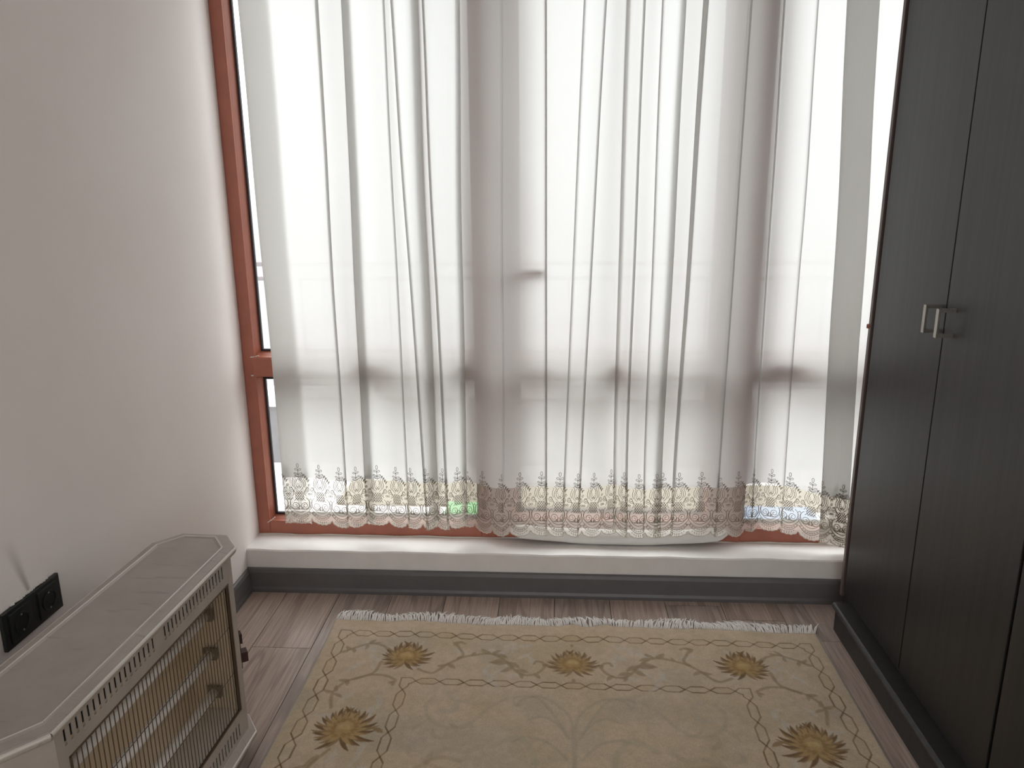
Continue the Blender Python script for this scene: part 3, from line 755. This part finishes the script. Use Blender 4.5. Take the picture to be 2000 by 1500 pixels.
# scrolling vines
def vine(pts, w=.0052, col=TAN, al=.75): paint(smooth(pts), w, col, al, .0006)
def leaf(u, v, ang, ln, wd_, col=TAN, al=.75, bend=.3, h=.0010):
    pts = []; ws = []
    for i in range(9):
        t = i / 8; a = ang + bend * t; pts.append((u + ln * t * math.cos(a), v + ln * t * math.sin(a))); ws.append(wd_ * math.sin(math.pi * min(1, t * .92 + .08)) ** .8 * (1 - .3 * t) + .0004)
    paint(pts, ws, col, al, h)
for i in range(26):
    r_ = np.random.RandomState(50 + i); a = r_.uniform(0, 6.28)
    leaf(r_.uniform(.36, .80), r_.uniform(.40, 1.1), a, r_.uniform(.04, .08), r_.uniform(.006, .014), SAGE if i % 2 else TAN, .28, r_.uniform(-1, 1), -.0012)
    leaf(r_.uniform(.08, .74), r_.uniform(.12, .30), a, r_.uniform(.04, .075), r_.uniform(.007, .012), srgbl(208, 202, 192), .5, r_.uniform(-1, 1), -.0008)
    leaf(r_.uniform(.08, .28), r_.uniform(.40, 1.1), a, r_.uniform(.04, .075), r_.uniform(.007, .012), srgbl(208, 202, 192), .5, r_.uniform(-1, 1), -.0008)
for dv in (0,):
    vine([(.092, .183), (.115, .165), (.159, .141), (.200, .151), (.222, .175)])
    vine([(.213, .236), (.198, .300), (.134, .339), (.102, .397), (.117, .467)])
    vine([(.150, .332), (.190, .309), (.235, .308), (.270, .325), (.276, .336), (.262, .342)])
    vine([(.337, .271), (.383, .289), (.425, .242), (.468, .193), (.452, .150), (.441, .128), (.455, .118), (.470, .126)])
    vine([(.455, .210), (.500, .190), (.555, .178), (.601, .208), (.654, .277), (.702, .279), (.731, .243), (.724, .218), (.706, .213), (.698, .226)])
    for a in ((.092, .183, 2.4, .03, .008), (.105, .172, .9, .028, .007), (.100, .178, 3.6, .026, .007), (.155, .142, -1.2, .03, .007), (.150, .150, 1.4, .028, .007), (.17, .142, -.6, .025, .006),
              (.134, .339, 2.9, .032, .009), (.128, .340, 1.0, .026, .007), (.102, .397, 3.2, .036, .008), (.108, .405, .2, .03, .007), (.112, .39, -2.2, .028, .007), (.27, .338, 1.2, .02, .007),
              (.425, .242, .4, .034, .009), (.42, .246, 2.6, .028, .008), (.455, .12, 2.7, .03, .008), (.44, .14, -2.2, .02, .006), (.50, .19, -1.4, .02, .006),
              (.555, .178, 3.6, .04, .011), (.565, .180, -1.0, .034, .009), (.575, .183, .1, .04, .01), (.60, .205, 2.4, .05, .012), (.615, .222, 2.8, .055, .012), (.63, .245, 2.2, .045, .011), (.62, .225, .4, .045, .011), (.645, .262, .0, .04, .01), (.655, .275, 1.0, .03, .008), (.70, .279, .6, .03, .008), (.728, .235, -.9, .02, .008)):
        leaf(*a)
def flower(cu_, cv, ru, rv, seed, al=1., spin=.32, n=17, mirror=True):
    r_ = np.random.RandomState(seed)
    for ring_, (rr, col, wf) in enumerate(((1., DGOLD, .085), (.96, GOLD, .07), (.70, LGOLD, .085), (.46, srgbl(164, 132, 84), .08), (.30, LGOLD, .07))):
        for i in range(n):
            a = 2 * math.pi * (i + .35 * ring_) / n; l_ = rr * (1 + .12 * r_.randn() * .6); pts = []; ws = []
            for kk in range(8):
                t = kk / 7; rad = (.12 + .88 * t) * l_; b = a + spin * (t ** 1.5) * (-1 if math.cos(a) > 0 else 1)
                pts.append((cu_ + ru * rad * math.cos(b), cv + rv * rad * math.sin(b))); ws.append(ru * wf * (math.sin(math.pi * (.12 + .86 * t)) ** .7) + .0003)
            paint(pts, ws, col, (.85 if ring_ else .95) * al, .0005, .0012, mirror)
    paint([(cu_ - ru * .1, cv), (cu_ + ru * .1, cv)], ru * .10, srgbl(204, 176, 126), .9 * al, .001, .003, mirror)
flower(.288, .208, .082, .076, 3, .95)
flower(.8205, .222, .080, .072, 4, .85, mirror=False)
flower(.181, .553, .088, .092, 5, 1.)
leaf(.262, .548, .2, .035, .009, GOLD, .8); leaf(.14, .66, 1.8, .05, .012); leaf(.12, .70, 2.4, .05, .012); vine([(.165, .635), (.135, .69), (.11, .76)])
leaf(.8205, .130, -1.57, .015, .006, TAN, .5); leaf(.8205, .30, 1.57, .014, .006, TAN, .5)
for k_ in range(1, 3): flower(.181, .553 + .60 * k_, .080, .082, 5 + k_, 1.)
flower(.288, RV - .208, .072, .066, 9); flower(.8205, RV - .222, .072, .064, 4, .85, mirror=False)
# faint carved scrolls in the centre field
def ghost(pts, w=.0045, col=SAGE, al=.45): paint(smooth(pts), w, col, al, -.0016, .003)
ghost([(.8205, .72), (.824, .60), (.829, .485), (.87, .42), (.922, .386), (.97, .40), (.985, .43)])
ghost([(.835, .56), (.87, .50), (.91, .475), (.95, .49)]); ghost([(.84, .64), (.89, .58), (.95, .56), (.99, .58)])
ghost([(.795, .534), (.76, .46), (.717, .396), (.67, .385), (.645, .40), (.65, .425), (.67, .425)])
ghost([(.41, .40), (.392, .44), (.41, .50), (.47, .535), (.53, .51), (.57, .45), (.62, .40)], .006, SAGE, .35)
ghost([(.45, .39), (.48, .42), (.47, .46), (.43, .47)], .010, srgbl(176, 172, 164), .3)
ghost([(.42, .66), (.48, .62), (.53, .625), (.57, .60)], .008, SAGE, .3); ghost([(.40, .70), (.46, .65), (.52, .66)], .007, TAN, .35)
ghost([(.60, .60), (.66, .56), (.70, .60), (.72, .66)], .009, srgbl(172, 168, 142), .35)
# pale selvage strip on the long sides
blend(np.clip((.010 - np.minimum(U, RU - U)) / .004, 0, .7), srgbl(200, 192, 180))
edge = np.minimum(np.minimum(U, RU - U), np.minimum(V, RV - V))
Z = .0105 + Hh - .006 * np.clip(1 - edge / .010, 0, 1) ** 2 + .0012 * (vnoise(60, 8) - .5)
def rip(c_, w, a): return a * np.exp(-((U - c_) / w) ** 2) * np.exp(-V / .09)
Z = Z + rip(.27, .05, .005) + rip(.825, .03, .012) + rip(.93, .035, .010) + rip(1.25, .06, .003)
def fe(u): return .004 * np.sin(u * 7) + .003 * np.sin(u * 19 + 1)
PX = RX + U + .006 * np.sin(V * 5) * (1 - U / RU); PY = RY - V + fe(U) * np.exp(-V / .1) - .008 * (U / RU)
rug = thing('area_rug', (.05, 1.2, 0), 'cream area rug with gold flowers, chain borders and white fringe on the floor', 'rug')
me = grid_mesh(np.stack([PX, PY, Z], -1), None)
ca = me.color_attributes.new('dye', 'FLOAT_COLOR', 'POINT')
ca.data.foreach_set('color', np.concatenate([Cc, np.ones(U.shape + (1,))], -1).astype(np.float32).ravel())
def wool():
    t = NT('dyed_wool'); a = t.n('VertexColor', layer_name='dye'); g = t.n('NewGeometry').outputs['Position']
    n1 = t.n('TexNoise', {'Vector': g, 'Scale': 420., 'Detail': 2.}); n2 = t.n('TexNoise', {'Vector': g, 'Scale': 45., 'Detail': 3.})
    f1 = t.ramp(n1.outputs['Fac'], [(.25, (.80, .80, .80, 1)), (.75, (1.1, 1.1, 1.1, 1))]); f2 = t.ramp(n2.outputs['Fac'], [(.3, (.9, .9, .89, 1)), (.7, (1.05, 1.05, 1.05, 1))])
    c_ = t.mix(1., t.mix(1., a.outputs[0], f1, 'MULTIPLY'), f2, 'MULTIPLY')
    bp = t.n('Bump', {'Height': n1.outputs['Fac'], 'Strength': .5, 'Distance': .003})
    p = t.n('BsdfPrincipled', {'Base Color': c_, 'Roughness': .95, 'Specular IOR Level': .1, 'Sheen Weight': .15, 'Normal': bp.outputs[0]})
    return t.done(p.outputs[0])
M['wool'] = wool(); M['backing'] = plain('rug_backing', rgb(170, 158, 140), .95)
link('pile', me, 'wool', rug)
# backing slab under the pile
be = [(RX + .002, RY - .004), (RX + RU - .002, RY - .012), (RX + RU - .002, RY - RV + .004), (RX + .004, RY - RV + .004)]
MB().prism(be, .0005, .0042).build('backing', 'backing', rug)
# fringe: knotted cotton strands at the far end (and the near end)
def fringe(vend, sgn, n):
    mb = MB()
    for i in range(n):
        u = .004 + (RU - .008) * (i + rng.uniform(-.4, .4)) / n; u = min(max(u, .002), RU - .002)
        x = RX + u + rng.uniform(-.001, .001) + .006 * math.sin(vend * 5) * (1 - u / RU); y = RY - vend + (fe(u) if vend == 0 else 0) - .008 * u / RU
        L_ = .052 + .010 * math.sin(u * 23) + .012 * rng.uniform(-1, 1) ** 3; lean = .35 * math.sin(u * 11 + 2) + rng.uniform(-.45, .45)
        hgt = .004 + .010 * rng.rand() + .006 * max(0, math.sin(u * 17))
        pts = [(x, y - sgn * .003, .006), (x + lean * L_ * .3, y + sgn * L_ * .35, .005 + hgt), (x + lean * L_ * .6, y + sgn * L_ * .7, .004 + hgt * .8), (x + lean * L_, y + sgn * L_, .003 + .5 * hgt * rng.rand())]
        mb.tube(pts, [.0021, .0023, .0019, .0007], 4)
    tag(mb.build('fringe', 'fringe', rug, True), kind='stuff')
fringe(0, 1, 620)
for j in range(2):
    mb = MB(); mb.tube([(RX + u, RY + fe(u) - .008 * u / RU + .002 + .004 * j, .007 - .002 * j) for u in np.linspace(.002, RU - .002, 160)], .0022, 5); mb.build('fringe_cord', 'backing', rug)
